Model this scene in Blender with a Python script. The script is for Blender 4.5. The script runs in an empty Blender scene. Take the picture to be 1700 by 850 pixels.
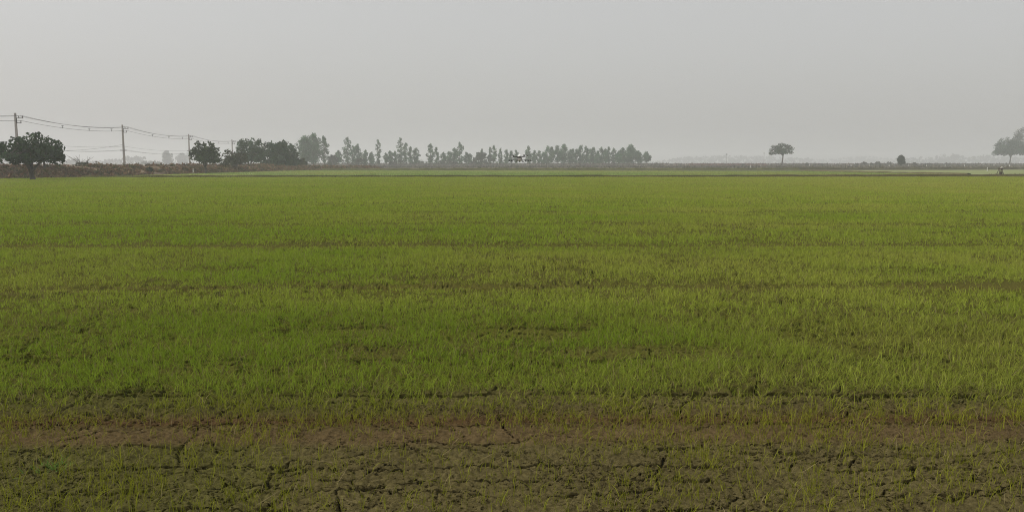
import bpy, math, random
import numpy as np
from mathutils import Vector

# ------------------------------------------------------------------ camera, sky, sun, exposure
S = bpy.context.scene
COL = S.collection
R = math.radians
CAM_H, PITCH, FPX = 1.8, R(6.62), 1334.0          # eye height (m), tilt down, focal length in px of a 1700 px wide frame
cd = bpy.data.cameras.new('camera'); cam = bpy.data.objects.new('camera', cd); COL.objects.link(cam)
cam.location = (0, 0, CAM_H); cam.rotation_euler = (R(90) - PITCH, 0, 0)
cd.sensor_width = 36; cd.lens = 36 * FPX / 1700; cd.clip_start = 0.1; cd.clip_end = 20000
S.camera = cam

SUN_EL, SUN_AZ = R(48), R(-95)                    # azimuth from +Y (ahead), negative = to the left
w = bpy.data.worlds.new('World'); S.world = w; w.use_nodes = True
nt = w.node_tree; nt.nodes.clear()
sky = nt.nodes.new('ShaderNodeTexSky'); sky.sky_type = 'NISHITA'; sky.sun_disc = False
sky.sun_elevation = SUN_EL; sky.sun_rotation = SUN_AZ
sky.air_density = 1.0; sky.dust_density = 6.0; sky.ozone_density = 1.0; sky.altitude = 0
hs = nt.nodes.new('ShaderNodeHueSaturation'); hs.inputs['Saturation'].default_value = 0.38
bg = nt.nodes.new('ShaderNodeBackground'); bg.inputs['Strength'].default_value = 0.142
wo = nt.nodes.new('ShaderNodeOutputWorld')
nt.links.new(sky.outputs[0], hs.inputs['Color']); 
veil = nt.nodes.new('ShaderNodeMix'); veil.data_type = 'RGBA'; veil.inputs[0].default_value = 0.72      # the even grey veil of smoke haze over the clear sky
veil.inputs[7].default_value = (2.71, 2.66, 2.60, 1)
nt.links.new(hs.outputs[0], veil.inputs[6]); nt.links.new(veil.outputs[2], bg.inputs[0]); nt.links.new(bg.outputs[0], wo.inputs[0])

sl = bpy.data.lights.new('sun', 'SUN'); sl.energy = 1.5; sl.angle = R(25); sl.color = (1.0, 0.95, 0.87)
sun = bpy.data.objects.new('sun', sl); COL.objects.link(sun)
sd = Vector((math.sin(SUN_AZ) * math.cos(SUN_EL), math.cos(SUN_AZ) * math.cos(SUN_EL), math.sin(SUN_EL)))
sun.rotation_euler = (-sd).to_track_quat('-Z', 'Y').to_euler(); sun.location = (-60, 20, 60)

S.view_settings.view_transform = 'Standard'; S.view_settings.look = 'None'
S.view_settings.gamma = 1; S.view_settings.use_curve_mapping = False
S.view_settings.exposure = 0.55
S.render.engine = 'CYCLES'
S.cycles.use_denoising = True; S.cycles.filter_width = 1.1; S.cycles.denoising_prefilter = 'NONE'
S.cycles.max_bounces = 6; S.cycles.diffuse_bounces = 3; S.cycles.transmission_bounces = 3
S.cycles.volume_bounces = 2; S.cycles.transparent_max_bounces = 8
S.cycles.sample_clamp_indirect = 4

# ------------------------------------------------------------------ helpers
cp, sp_ = math.cos(PITCH), math.sin(PITCH)
def ray(px, py):
    dx, dy = (px - 850) / FPX, (425 - py) / FPX
    return np.array((dx, cp + dy * sp_, -sp_ + dy * cp))
def at(px, py, z=0.0):                            # where the line of sight through a photo pixel meets height z
    d = ray(px, py); t = (z - CAM_H) / d[2]; return np.array((0, 0, CAM_H)) + d * t
def atY(px, py, Y):                               # ... and where it meets depth Y
    d = ray(px, py); return np.array((0, 0, CAM_H)) + d * (Y / d[1])
def dist(py, z=0.0): return at(850, py, z)[1]

def hash2(ix, iy, seed):
    h = (ix.astype(np.int64) * 374761393 + iy.astype(np.int64) * 668265263 + seed * 974634777) & 0xFFFFFFFF
    h = ((h ^ (h >> 13)) * 1274126177) & 0xFFFFFFFF
    h = ((h ^ (h >> 16)) * 2246822519) & 0xFFFFFFFF
    return ((h ^ (h >> 15)) & 0xFFFFFF) / float(0xFFFFFF)
def vnoise(x, y, seed):
    x = np.asarray(x, float); y = np.asarray(y, float)
    ix = np.floor(x); iy = np.floor(y); fx = x - ix; fy = y - iy
    fx = fx * fx * (3 - 2 * fx); fy = fy * fy * (3 - 2 * fy)
    a = hash2(ix, iy, seed); b = hash2(ix + 1, iy, seed); c = hash2(ix, iy + 1, seed); d = hash2(ix + 1, iy + 1, seed)
    return (a * (1 - fx) + b * fx) * (1 - fy) + (c * (1 - fx) + d * fx) * fy
def fbm(x, y, seed, n=3):
    s = 0; a = 0.5; t = 0
    for i in range(n):
        s = s + a * vnoise(x * 2 ** i, y * 2 ** i, seed + 17 * i); t += a; a *= 0.5
    return s / t
def sstep(a, b, x):
    t = np.clip((x - a) / (b - a), 0, 1); return t * t * (3 - 2 * t)
def worley_edge(x, y, sx, sy, seed, jit=0.9):     # distance in metres to the nearest border between jittered cells of size sx, sy
    x = x / sx; y = y / sy
    ix = np.floor(x); iy = np.floor(y)
    f1 = np.full(x.shape, 9.0); f2 = np.full(x.shape, 9.0); p1x = np.zeros(x.shape); p1y = p1x.copy(); p2x = p1x.copy(); p2y = p1x.copy()
    for dx in (-1, 0, 1):
        for dy in (-1, 0, 1):
            cx = ix + dx; cy = iy + dy
            qx = cx + 0.5 + jit * (hash2(cx, cy, seed) - 0.5); qy = cy + 0.5 + jit * (hash2(cx, cy, seed + 5) - 0.5)
            d = np.hypot(x - qx, y - qy)
            new = d < f1; sec = (~new) & (d < f2)
            p2x = np.where(new, p1x, np.where(sec, qx, p2x)); p2y = np.where(new, p1y, np.where(sec, qy, p2y)); f2 = np.where(new, f1, np.where(sec, d, f2))
            p1x = np.where(new, qx, p1x); p1y = np.where(new, qy, p1y); f1 = np.where(new, d, f1)
    nx = p2x - p1x; ny = p2y - p1y; L = np.hypot(nx, ny) + 1e-9; nx /= L; ny /= L
    e = (.5 * (p1x + p2x) - x) * nx + (.5 * (p1y + p2y) - y) * ny
    return e / np.hypot(nx / sx, ny / sy)

def quad_mesh(name, verts, quads, mat, parent=None, colors=None, smooth=False):
    verts = np.ascontiguousarray(verts, np.float32); quads = np.ascontiguousarray(quads, np.int32)
    k = quads.shape[1]
    me = bpy.data.meshes.new(name)
    me.vertices.add(len(verts)); me.vertices.foreach_set('co', verts.ravel())
    me.loops.add(quads.size); me.loops.foreach_set('vertex_index', quads.ravel())
    me.polygons.add(len(quads)); me.polygons.foreach_set('loop_start', np.arange(0, quads.size, k, dtype=np.int32))
    try: me.polygons.foreach_set('loop_total', np.full(len(quads), k, np.int32))
    except Exception: pass
    if smooth: me.polygons.foreach_set('use_smooth', np.ones(len(quads), bool))
    me.update(calc_edges=True)
    if colors is not None:
        a = me.color_attributes.new('tint', 'FLOAT_COLOR', 'POINT')
        c = np.ones((len(verts), 4), np.float32); c[:, :3] = colors; a.data.foreach_set('color', c.ravel())
    me.materials.append(mat)
    o = bpy.data.objects.new(name, me); COL.objects.link(o)
    if parent: o.parent = parent
    return o

class MB:                                          # collects small hand-built shapes into one mesh
    def __init__(s): s.v = []; s.f = []
    def box(s, c, size, rot=None):
        b = len(s.v); c = Vector(c)
        for dx in (-.5, .5):
            for dy in (-.5, .5):
                for dz in (-.5, .5):
                    p = Vector((dx * size[0], dy * size[1], dz * size[2]))
                    if rot is not None: p = rot @ p
                    s.v.append(tuple(c + p))
        s.f += [tuple(b + i for i in q) for q in ((0,1,3,2),(4,6,7,5),(0,4,5,1),(2,3,7,6),(0,2,6,4),(1,5,7,3))]
    def tube(s, pts, rad, n=6, cap=True):
        pts = [Vector(p) for p in pts]; b = len(s.v)
        if not hasattr(rad, '__len__'): rad = [rad] * len(pts)
        for i, p in enumerate(pts):
            t = (pts[min(i + 1, len(pts) - 1)] - pts[max(i - 1, 0)]).normalized()
            u = t.cross(Vector((0, 0, 1)) if abs(t.z) < .9 else Vector((1, 0, 0))).normalized(); v = t.cross(u)
            for k in range(n):
                a = 2 * math.pi * k / n; s.v.append(tuple(p + (u * math.cos(a) + v * math.sin(a)) * rad[i]))
        for i in range(len(pts) - 1):
            for k in range(n):
                s.f.append((b + i * n + k, b + i * n + (k + 1) % n, b + (i + 1) * n + (k + 1) % n, b + (i + 1) * n + k))
        if cap:
            s.f.append(tuple(b + k for k in reversed(range(n)))); e = b + (len(pts) - 1) * n; s.f.append(tuple(e + k for k in range(n)))
    def lathe(s, c, prof, n=14, sx=1, sy=1):       # profile of (radius, z)
        b = len(s.v)
        for r, z in prof:
            for k in range(n):
                a = 2 * math.pi * k / n; s.v.append((c[0] + r * math.cos(a) * sx, c[1] + r * math.sin(a) * sy, c[2] + z))
        for i in range(len(prof) - 1):
            for k in range(n):
                s.f.append((b + i * n + k, b + i * n + (k + 1) % n, b + (i + 1) * n + (k + 1) % n, b + (i + 1) * n + k))
        s.f.append(tuple(b + k for k in reversed(range(n)))); e = b + (len(prof) - 1) * n; s.f.append(tuple(e + k for k in range(n)))
    def build(s, name, mat, parent=None, smooth=False):
        me = bpy.data.meshes.new(name); me.from_pydata(s.v, [], s.f); me.materials.append(mat)
        if smooth: me.polygons.foreach_set('use_smooth', np.ones(len(me.polygons), bool))
        o = bpy.data.objects.new(name, me); COL.objects.link(o)
        if parent: o.parent = parent
        return o

def tag(o, label=None, cat=None, group=None, kind=None):
    if label: o['label'] = label
    if cat: o['category'] = cat
    if group: o['group'] = group
    if kind: o['kind'] = kind
    return o
def thing(name, label, cat, loc, rz=0, group=None):
    o = bpy.data.objects.new(name, None); COL.objects.link(o); o.empty_display_size = .3
    o.location = loc; o.rotation_euler = (0, 0, rz)
    return tag(o, label, cat, group)

# ------------------------------------------------------------------ materials
def new_mat(name):
    m = bpy.data.materials.new(name); m.use_nodes = True; n = m.node_tree; n.nodes.clear()
    out = n.nodes.new('ShaderNodeOutputMaterial'); return m, n, out
def plain(name, col, rough=0.8, var=0.25, scale=3.0, metallic=0.0, spec=0.3):
    m, n, out = new_mat(name); b = n.nodes.new('ShaderNodeBsdfPrincipled'); b.inputs['Roughness'].default_value = rough
    b.inputs['Metallic'].default_value = metallic; b.inputs['Specular IOR Level'].default_value = spec
    tc = n.nodes.new('ShaderNodeTexCoord'); ns = n.nodes.new('ShaderNodeTexNoise'); ns.inputs['Scale'].default_value = scale; ns.inputs['Detail'].default_value = 5
    r = n.nodes.new('ShaderNodeValToRGB'); r.color_ramp.elements[0].position = .3; r.color_ramp.elements[1].position = .7
    r.color_ramp.elements[0].color = tuple(c * (1 - var) for c in col) + (1,); r.color_ramp.elements[1].color = tuple(min(1, c * (1 + var)) for c in col) + (1,)
    n.links.new(tc.outputs['Object'], ns.inputs['Vector']); n.links.new(ns.outputs['Fac'], r.inputs[0]); n.links.new(r.outputs[0], b.inputs['Base Color'])
    n.links.new(b.outputs[0], out.inputs[0]); return m
def leafy(name, gain=1.0, transl=0.35, gloss=0.0):   # takes each leaf's own colour from the mesh
    m, n, out = new_mat(name)
    at_ = n.nodes.new('ShaderNodeAttribute'); at_.attribute_name = 'tint'
    d = n.nodes.new('ShaderNodeBsdfDiffuse'); t = n.nodes.new('ShaderNodeBsdfTranslucent'); mx = n.nodes.new('ShaderNodeMixShader'); mx.inputs[0].default_value = transl
    g = n.nodes.new('ShaderNodeBsdfGlossy'); g.inputs['Roughness'].default_value = .45; m2 = n.nodes.new('ShaderNodeMixShader'); m2.inputs[0].default_value = gloss
    n.links.new(at_.outputs['Color'], d.inputs[0]); n.links.new(at_.outputs['Color'], t.inputs[0])
    n.links.new(d.outputs[0], mx.inputs[1]); n.links.new(t.outputs[0], mx.inputs[2])
    n.links.new(mx.outputs[0], m2.inputs[1]); n.links.new(g.outputs[0], m2.inputs[2]); n.links.new(m2.outputs[0], out.inputs[0]); return m
def tinted(name, rough=0.9, bump=0.0, bscale=60, spec=.05, var=.35, vscale=9, detail_col=None):
    m, n, out = new_mat(name); b = n.nodes.new('ShaderNodeBsdfPrincipled'); b.inputs['Roughness'].default_value = rough; b.inputs['Specular IOR Level'].default_value = spec
    at_ = n.nodes.new('ShaderNodeAttribute'); at_.attribute_name = 'tint'
    tc = n.nodes.new('ShaderNodeTexCoord'); ns = n.nodes.new('ShaderNodeTexNoise'); ns.inputs['Scale'].default_value = vscale; ns.inputs['Detail'].default_value = 8; ns.inputs['Roughness'].default_value = .65
    r = n.nodes.new('ShaderNodeMapRange'); r.inputs[1].default_value = .3; r.inputs[2].default_value = .7; r.inputs[3].default_value = 1 - var; r.inputs[4].default_value = 1 + var
    mul = n.nodes.new('ShaderNodeVectorMath'); mul.operation = 'SCALE'
    n.links.new(tc.outputs['Object'], ns.inputs['Vector']); n.links.new(ns.outputs['Fac'], r.inputs[0]); n.links.new(r.outputs[0], mul.inputs['Scale'])
    n.links.new(at_.outputs['Color'], mul.inputs[0]); n.links.new(mul.outputs[0], b.inputs['Base Color'])
    if bump:
        n2 = n.nodes.new('ShaderNodeTexNoise'); n2.inputs['Scale'].default_value = bscale; n2.inputs['Detail'].default_value = 6; n2.inputs['Roughness'].default_value = .7
        bp = n.nodes.new('ShaderNodeBump'); bp.inputs['Strength'].default_value = .9; bp.inputs['Distance'].default_value = bump
        n.links.new(tc.outputs['Object'], n2.inputs['Vector']); n.links.new(n2.outputs['Fac'], bp.inputs['Height']); n.links.new(bp.outputs[0], b.inputs['Normal'])
    n.links.new(b.outputs[0], out.inputs[0]); return m

M_SOIL = tinted('soil', rough=1.0, spec=0.0, bump=.014, bscale=48, var=.42, vscale=34)
M_BANK = tinted('bank_earth', var=.35, vscale=1.2)
M_RICE = leafy('rice_leaf', transl=.38)
M_LEAF = leafy('tree_leaf', transl=.2)
M_DRY = leafy('dry_plants', transl=.2, gloss=0)
M_BARK = plain('bark', (.09, .075, .06), .95, .3, 2)
M_CONC = plain('pole_concrete', (.30, .28, .26), .9, .15, 1.5)
M_STEEL = plain('dark_steel', (.09, .09, .09), .6, .2, 5)
M_CABLE = plain('cable_sheath', (.05, .05, .05), .6, .1, 5)
M_PORC = plain('insulator_ceramic', (.12, .10, .09), .35, .1, 5)
M_WHITE = plain('white_paint', (.78, .77, .74), .6, .08, 4)
M_POST = plain('post_paint', (.72, .71, .67), .8, .1, 4)
M_SHELL = plain('drone_shell', (.85, .85, .85), .35, .03, 4)
M_TANK = plain('tank_plastic', (.62, .58, .57), .4, .05, 4)
M_CARBON = plain('black_carbon', (.035, .035, .037), .4, .2, 8)
M_WOOD = plain('grey_wood', (.075, .055, .04), .9, .3, 6)
M_CLOTH = plain('pale_cloth', (.42, .40, .36), .9, .1, 5)
M_ROAD = plain('pale_road_dust', (.42, .37, .31), .95, .12, .4)

# ------------------------------------------------------------------ the ground: one sheet to the horizon
def axis(fine0, fine1, step, lo, hi, g0=1.025):
    a = list(np.arange(fine0, fine1, step)); s = step
    x = a[-1]
    while x < hi: s = min(s * g0, hi * .08); x += s; a.append(x)
    x = a[0]; s = step; pre = []
    while x > lo: s = min(s * g0, abs(lo) * .08 + 1); x -= s; pre.append(x)
    return np.array(pre[::-1] + a)
TRAM = [5.25, 11.45, 17.2, 23.2, 29.0, 35.0, 41.0]      # lines the farm machine has left across the field
def tram_y(i, x): return TRAM[i] + .05 * np.sin(x * .21 + i) + .012 * x * (1 if i in (1, 2) else .3)
NEAR_END = dist(294.5)
def ground_height(x, y): return ground_shape(x, y)[0]
def ground_shape(x, y):                            # height, and how far inside a crack
    near = 1 - sstep(14, 24, y); crumb = 1 - .9 * np.exp(-((y - tram_y(0, x) + .12) / .17) ** 4)
    z = .035 * (fbm(x / 1.9, y / 1.5, 3) - .5) + .022 * (fbm(x / .33, y / .3, 11) - .5) * near
    cl = fbm(x / .085, y / .075, 21, 3); z = z + .018 * (np.abs(cl - .5) * 2 - .3) * near * crumb * (.35 + .9 * vnoise(x / .5, y / .35, 8))
    z = z + .034 * (np.abs(vnoise(x / .035, y / .03, 33) - .5) - .25) * near * (.4 + .6 * crumb) + .012 * (vnoise(x / .022, y / .018, 36) - .5) * near + .016 * (vnoise(x / .055, y / .04, 35) - .5) * near
    d = y - tram_y(0, x); z = z + .014 * np.exp(-((d - .02) / .2) ** 2) - .018 * np.exp(-((d - .34) / .14) ** 2)   # low ridge and the rut behind it
    for i in (1, 2, 3): d = y - tram_y(i, x); z = z - .04 * np.exp(-(d / .16) ** 2) + .012 * np.exp(-((d + .35) / .2) ** 2)
    wx = x + .16 * (fbm(x / .35, y / .35, 41) - .5) * 2; wy = y + .16 * (fbm(x / .35, y / .35, 47) - .5) * 2
    e = worley_edge(wx, wy, 1.15, .55, 51); wdt = .0080 * (.3 + .7 * crumb) * np.clip((fbm(x / .6, y / .5, 61) - .36) * 5, 0, 1.2)
    c1 = 1 - sstep(wdt * .7, wdt + 1e-4, e)
    e2 = worley_edge(wx, wy, .40, .26, 71); w2 = .0070 * crumb * np.clip((fbm(x / .5, y / .4, 81) - .46) * 6, 0, 1)
    c2 = 1 - sstep(w2 * .6, w2 + 1e-4, e2)
    c3 = 0
    for (y0, wd, am, sd_) in ((5.36, .012, .04, 5), (6.10, .036, .05, 6), (4.60, .013, .08, 7), (4.20, .012, .12, 9), (7.25, .03, .12, 12), (4.88, .010, .14, 15), (4.42, .009, .22, 18), (8.6, .03, .15, 21), (3.98, .011, .12, 23), (11.5, .03, .12, 27)):
        yy = y0 + am * (fbm(x / .8, x * 0 + sd_, 90 + sd_, 4) - .5) * 2
        gate = np.clip((vnoise(x / .55, x * 0 + sd_, 99 + sd_) - .32) * 5, 0, 1)
        ww = wd * gate * (.6 + .8 * vnoise(x / .11, x * 0, 13 + sd_))
        c3 = np.maximum(c3, 1 - sstep(ww * .7, ww + 1e-4, np.abs(y - yy)))
    pit = sstep(.66, .74, fbm(x / .11, y / .13, 131, 2)) * sstep(.48, .6, fbm(x / .8, y / .8, 137, 2)) * sstep(5.6, 6.2, y)
    cr = np.maximum(np.maximum(c1, c2 * .8), c3) * near
    z = z - .11 * cr - .09 * pit * near
    return z, cr
def ground_tint(x, y):
    n1 = fbm(x / .7, y / .5, 201)[:, None]; n2 = fbm(x / 2.2, y / 1.1, 207)[:, None]
    mud = np.array((.092, .077, .032)); moss = np.array((.080, .074, .025)); red = np.array((.078, .050, .023)); green = np.array((.075, .080, .010)); tan = np.array((.098, .070, .033))
    c = mud + (moss - mud) * sstep(.38, .62, n2)
    c = c * (.8 + .4 * n1)
    d0 = (y - tram_y(0, x)); k = np.exp(-((d0 - .22) / .20) ** 2)[:, None]; c = c * (1 - k) + red * (.85 + .3 * n1) * k; k = np.exp(-((d0 + .10) / .16) ** 4)[:, None] * .95; c = c * (1 - k) + tan * (.85 + .3 * n1) * k
    for i in range(1, 7):
        d0 = (y - tram_y(i, x)); k = np.exp(-(d0 / .3) ** 2)[:, None] * .7; c = c * (1 - k) + tan * 1.25 * k
    k = np.maximum(sstep(14, 45, y) * .8, sstep(5.7, 6.6, y) * .6)[:, None]; c = c * (1 - k) + green * (.8 + .4 * n2) * k
    dry = np.array((.135, .110, .080)); dry2 = np.array((.10, .088, .066)); k = sstep(NEAR_END + 6, NEAR_END + 20, y)[:, None]
    big = fbm(x / 60, y / 40, 303)[:, None]; far = dry2 + (dry - dry2) * sstep(.35, .65, big)
    return c * (1 - k) + far * k
gx = axis(-5.0, 5.0, .0095, -2600, 2600, 1.035); gy = axis(3.3, 6.7, .0052, -40, 3200, 1.012)
GX, GY = np.meshgrid(gx, gy); fx, fy = GX.ravel(), GY.ravel()
gz, cut = ground_shape(fx, fy)
uy = fy + .06 * cut * sstep(2.5, 3.2, fy)                       # cracks are undercut: the dried plates overhang them
nx_, ny_ = len(gx), len(gy)
idx = np.arange(nx_ * ny_).reshape(ny_, nx_)
q = np.stack([idx[:-1, :-1], idx[:-1, 1:], idx[1:, 1:], idx[1:, :-1]], -1).reshape(-1, 4)
print('ground grid', nx_, ny_)
tag(quad_mesh('ground', np.stack([fx, uy, gz], 1), q, M_SOIL, colors=ground_tint(fx, fy), smooth=False), kind='structure')
del GX, GY

# the fields beyond the first bund, each a sheet a few centimetres above the ground
def sheet(name, pts, z, tint, mat):
    n = 40
    P = np.array([[p[0], p[1]] for p in pts]); A, B, C_, D = P                 # near-left, near-right, far-right, far-left
    u, v = np.meshgrid(np.linspace(0, 1, n), np.linspace(0, 1, n)); u = u.ravel()[:, None]; v = v.ravel()[:, None]
    xy = (A * (1 - u) + B * u) * (1 - v) + (D * (1 - u) + C_ * u) * v
    i = np.arange(n * n).reshape(n, n); qq = np.stack([i[:-1, :-1], i[:-1, 1:], i[1:, 1:], i[1:, :-1]], -1).reshape(-1, 4)
    return tag(quad_mesh(name, np.column_stack([xy, np.full(n * n, z)]), qq, mat, colors=np.tile(tint, (n * n, 1))), kind='structure')
M_FIELD = tinted('far_field', var=.14, vscale=.25)
g0 = at(150, 294.0); g1 = at(1760, 291.3); g2 = at(1760, 281.6); g3 = at(330, 283.2)
sheet('rice_field', [at(150, 294.2), at(1590, 291.5), at(1325, 284.6), at(470, 283.6)], .04, (.21, .26, .075), M_FIELD)
sheet('stubble_field', [at(1600, 291.0), at(1900, 290.6), at(1900, 281.8), at(1325, 283.9)], .05, (.205, .23, .10), M_FIELD)
sheet('fallow_strip', [at(500, 282.0), at(1250, 281.0), at(1250, 279.6), at(540, 280.4)], .05, (.15, .145, .095), M_FIELD)
sheet('flooded_strip', [at(1545, 280.0), at(1900, 279.6), at(1900, 277.4), at(1570, 278.4)], .05, (.25, .25, .19), M_FIELD)

def bund(name, a, b, wd, h, tint, seed=1, n=160, rough=.5):                    # a low earth ridge between two fields
    a = np.array(a[:2]); b = np.array(b[:2]); t = np.linspace(0, 1, n); L = np.linalg.norm(b - a)
    nrm = np.array((-(b - a)[1], (b - a)[0])) / L
    prof = [(-.5, -.03), (-.32, .7), (-.1, 1), (.12, .96), (.34, .66), (.5, -.03)]
    V = []
    for j, (u, z) in enumerate(prof):
        hh = h * (1 + rough * (fbm(t * L / 2.5, t * 0 + j * .6, seed) - .5) * 2) * z
        off = u * wd + .15 * wd * (vnoise(t * L / 3, t * 0 + j, seed + 3) - .5) + .9 * (fbm(t * L / 30, t * 0, seed + 7) - .5)
        p = a + (b - a) * t[:, None] + nrm * off[:, None]; V.append(np.column_stack([p, hh]))
    V = np.concatenate(V); m = len(prof); i = np.arange(m * n).reshape(m, n)
    qq = np.stack([i[:-1, :-1], i[:-1, 1:], i[1:, 1:], i[1:, :-1]], -1).reshape(-1, 4)[:, ::-1]
    c = np.tile(tint, (m * n, 1)) * (.75 + .5 * vnoise(V[:, 0] / 2, V[:, 1] / 2, seed + 9))[:, None]
    return tag(quad_mesh(name, V, qq, M_BANK, colors=c), kind='structure')
GRASSY = (.075, .078, .028); EARTH = (.11, .082, .05)
bund('field_bund', at(120, 295.3), at(1000, 294.2), .9, .235, (.05, .046, .014), 1, 260)
bund('field_bund', at(1000, 294.2), at(1900, 291.0), 1.0, .20, (.062, .05, .018), 2, 260)
bund('field_bund', at(420, 283.2), at(1325, 282.0), 1.5, .42, GRASSY, 3, 200)
bund('field_bund', at(1325, 282.0), at(1900, 280.6), 1.6, .45, (.065, .062, .035), 4, 200)
bund('field_bund', at(1320, 284.4), at(1610, 290.2), .9, .22, (.095, .08, .035), 5, 160)

# the embankment on the left, with the road along its top
foot = [at(-420, 302), at(-150, 299.5), at(30, 297.2), at(130, 295.6), at(220, 292.6), at(310, 289.3), at(400, 286.4), at(480, 284.4), at(560, 282.6), at(640, 281.4)]
fp = np.array([p[:2] for p in foot])
tt = np.linspace(0, len(fp) - 1, 420)
FX = np.interp(tt, np.arange(len(fp)), fp[:, 0]); FY = np.interp(tt, np.arange(len(fp)), fp[:, 1])
prof_u = np.concatenate([np.linspace(0, 9, 34), np.linspace(9.5, 60, 26), [90, 140, 220, 300]])
def bank_profile(u, t):                            # height of the bank u metres behind its foot
    top = 1.28 - .5 * sstep(5.5, 9, t)
    return top * (.55 * sstep(.2, 3.2, u) + .45 * sstep(3.8, 7, u)) - .15 * sstep(14, 40, u) * top
def bank_xyz(u, t):
    fx_ = np.interp(t, np.arange(len(fp)), fp[:, 0]); fy_ = np.interp(t, np.arange(len(fp)), fp[:, 1])
    dx = -.62 * np.ones_like(t); dy = .78 * np.ones_like(t)
    x = fx_ + dx * u; y = fy_ + dy * u
    z = bank_profile(u, t) + .34 * (fbm(x / 2.3, y / 2.3, 401) - .5) * sstep(0, 2, u) * (1 - .75 * sstep(8, 12, u)) + .2 * (fbm(x / .8, y / .8, 405) - .5) * sstep(0, 1, u)
    return x, y, z - .05
U, T = np.meshgrid(prof_u, tt); bx_, by_, bz_ = bank_xyz(U.ravel(), T.ravel())
i = np.arange(len(bx_)).reshape(len(tt), len(prof_u)); qq = np.stack([i[:-1, :-1], i[1:, :-1], i[1:, 1:], i[:-1, 1:]], -1).reshape(-1, 4)
bn = fbm(bx_ / 4, by_ / 4, 411)[:, None]; bn2 = fbm(bx_ / 1.1, by_ / 1.1, 415)[:, None]
bc = np.array((.15, .105, .072)) + (np.array((.20, .155, .105)) - np.array((.15, .105, .072))) * sstep(.4, .65, bn) ; bc = bc * .98 * (.7 + .6 * bn2)
tag(quad_mesh('embankment', np.stack([bx_, by_, bz_], 1), qq, M_BANK, colors=bc, smooth=True), kind='structure')
rt = np.linspace(0, 9, 200); V = []
for u in (10.6, 12.2, 13.8, 15.4):
    x, y, z = bank_xyz(np.full(200, u), rt); V.append(np.stack([x, y, bank_profile(np.full(200, u), rt) + .16], 1))
V = np.concatenate(V); i = np.arange(800).reshape(4, 200); qq = np.stack([i[:-1, :-1], i[:-1, 1:], i[1:, 1:], i[1:, :-1]], -1).reshape(-1, 4)[:, ::-1]
tag(quad_mesh('road', V, qq, M_ROAD), kind='structure')
# the long low bank under the far row of trees
def far_bank(name, pts, wd, h, tint, seed):
    P = np.array([p[:2] for p in pts]); n = 240; t = np.linspace(0, len(P) - 1, n); x = np.interp(t, np.arange(len(P)), P[:, 0]); y = np.interp(t, np.arange(len(P)), P[:, 1])
    V = []; prof = [(0, -.05), (.2, .6), (.4, 1), (.6, .95), (.8, .6), (1, -.05)]
    for j, (u, z) in enumerate(prof): V.append(np.column_stack([x, y + u * wd, h * z * (.7 + .6 * fbm(x / 9, x * 0 + j * .4, seed))]))
    V = np.concatenate(V); i = np.arange(len(prof) * n).reshape(len(prof), n); qq = np.stack([i[:-1, :-1], i[:-1, 1:], i[1:, 1:], i[1:, :-1]], -1).reshape(-1, 4)
    c = np.tile(tint, (len(V), 1)) * (.7 + .6 * fbm(V[:, 0] / 8, V[:, 2] * 3, seed + 2))[:, None]
    return tag(quad_mesh(name, V, qq, M_BANK, colors=c), kind='structure')
far_bank('dry_bank', [(-150, 372), (-60, 380), (20, 395), (75, 420), (130, 450)], 16, 1.25, (.11, .095, .075), 501)
far_bank('dry_bank', [(60, 400), (130, 420), (260, 430), (420, 430)], 16, 1.0, (.14, .10, .08), 503)

# ------------------------------------------------------------------ rice: countless seedlings, one mass per field
rng = np.random.default_rng(7)
def blades(x, y, h, wd, lean, bend, tint, levels, z0=None, base_dark=None):
    n = len(x); az = rng.uniform(0, 2 * np.pi, n); fa = rng.uniform(0, 2 * np.pi, n)      # direction of lean, facing of the flat side
    if z0 is None: z0 = ground_height(x, y) - .004
    ts = np.linspace(0, 1, levels); V = np.empty((n, levels, 2, 3), np.float32); C = np.empty((n, levels, 2, 3), np.float32)
    prof = {4: (.75, 1, .75, .06), 3: (.8, 1, .08), 5: (.7, 1, .95, .6, .05)}[levels]
    for k, t in enumerate(ts):
        hor = h * (np.sin(lean) * t + bend * t ** 2.2); ver = h * (np.cos(lean) * t - .75 * bend * t ** 2.6)
        cx = x + hor * np.cos(az); cy = y + hor * np.sin(az); cz = z0 + ver
        hw = wd * .5 * prof[k]
        for s, sg in enumerate((-1, 1)):
            V[:, k, s, 0] = cx + sg * hw * np.cos(fa); V[:, k, s, 1] = cy + sg * hw * np.sin(fa); V[:, k, s, 2] = cz
            C[:, k, s, :] = tint * (1 if base_dark is None else (base_dark + (1 - base_dark) * t))
    b = (np.arange(n) * levels * 2)[:, None]
    qs = [np.stack([b[:, 0] + 2 * k, b[:, 0] + 2 * k + 1, b[:, 0] + 2 * k + 3, b[:, 0] + 2 * k + 2], 1) for k in range(levels - 1)]
    return V.reshape(-1, 3), np.concatenate(qs), C.reshape(-1, 3)
def join(parts):
    V, Q, C = [], [], []; o = 0
    for v, q_, c in parts: V.append(v); Q.append(q_ + o); C.append(c); o += len(v)
    return np.concatenate(V), np.concatenate(Q), np.concatenate(C)
BARE = [(.25, 8.3, .6, .38, 1), (1.35, 7.45, 1.0, .45, .92), (-6.6, 17.1, 1.6, .4, .8), (7.1, 11.5, 1.8, .6, 1), (-1.2, 7.4, .3, .25, .7), (-3.3, 8.2, .35, .2, .6),
        (2.4, 9.4, .5, .3, .6), (-1.0, 11.6, 1.5, .3, .7), (4.4, 8.2, .4, .25, .6), (-2.95, 6.05, .22, .25, .9)]
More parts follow.
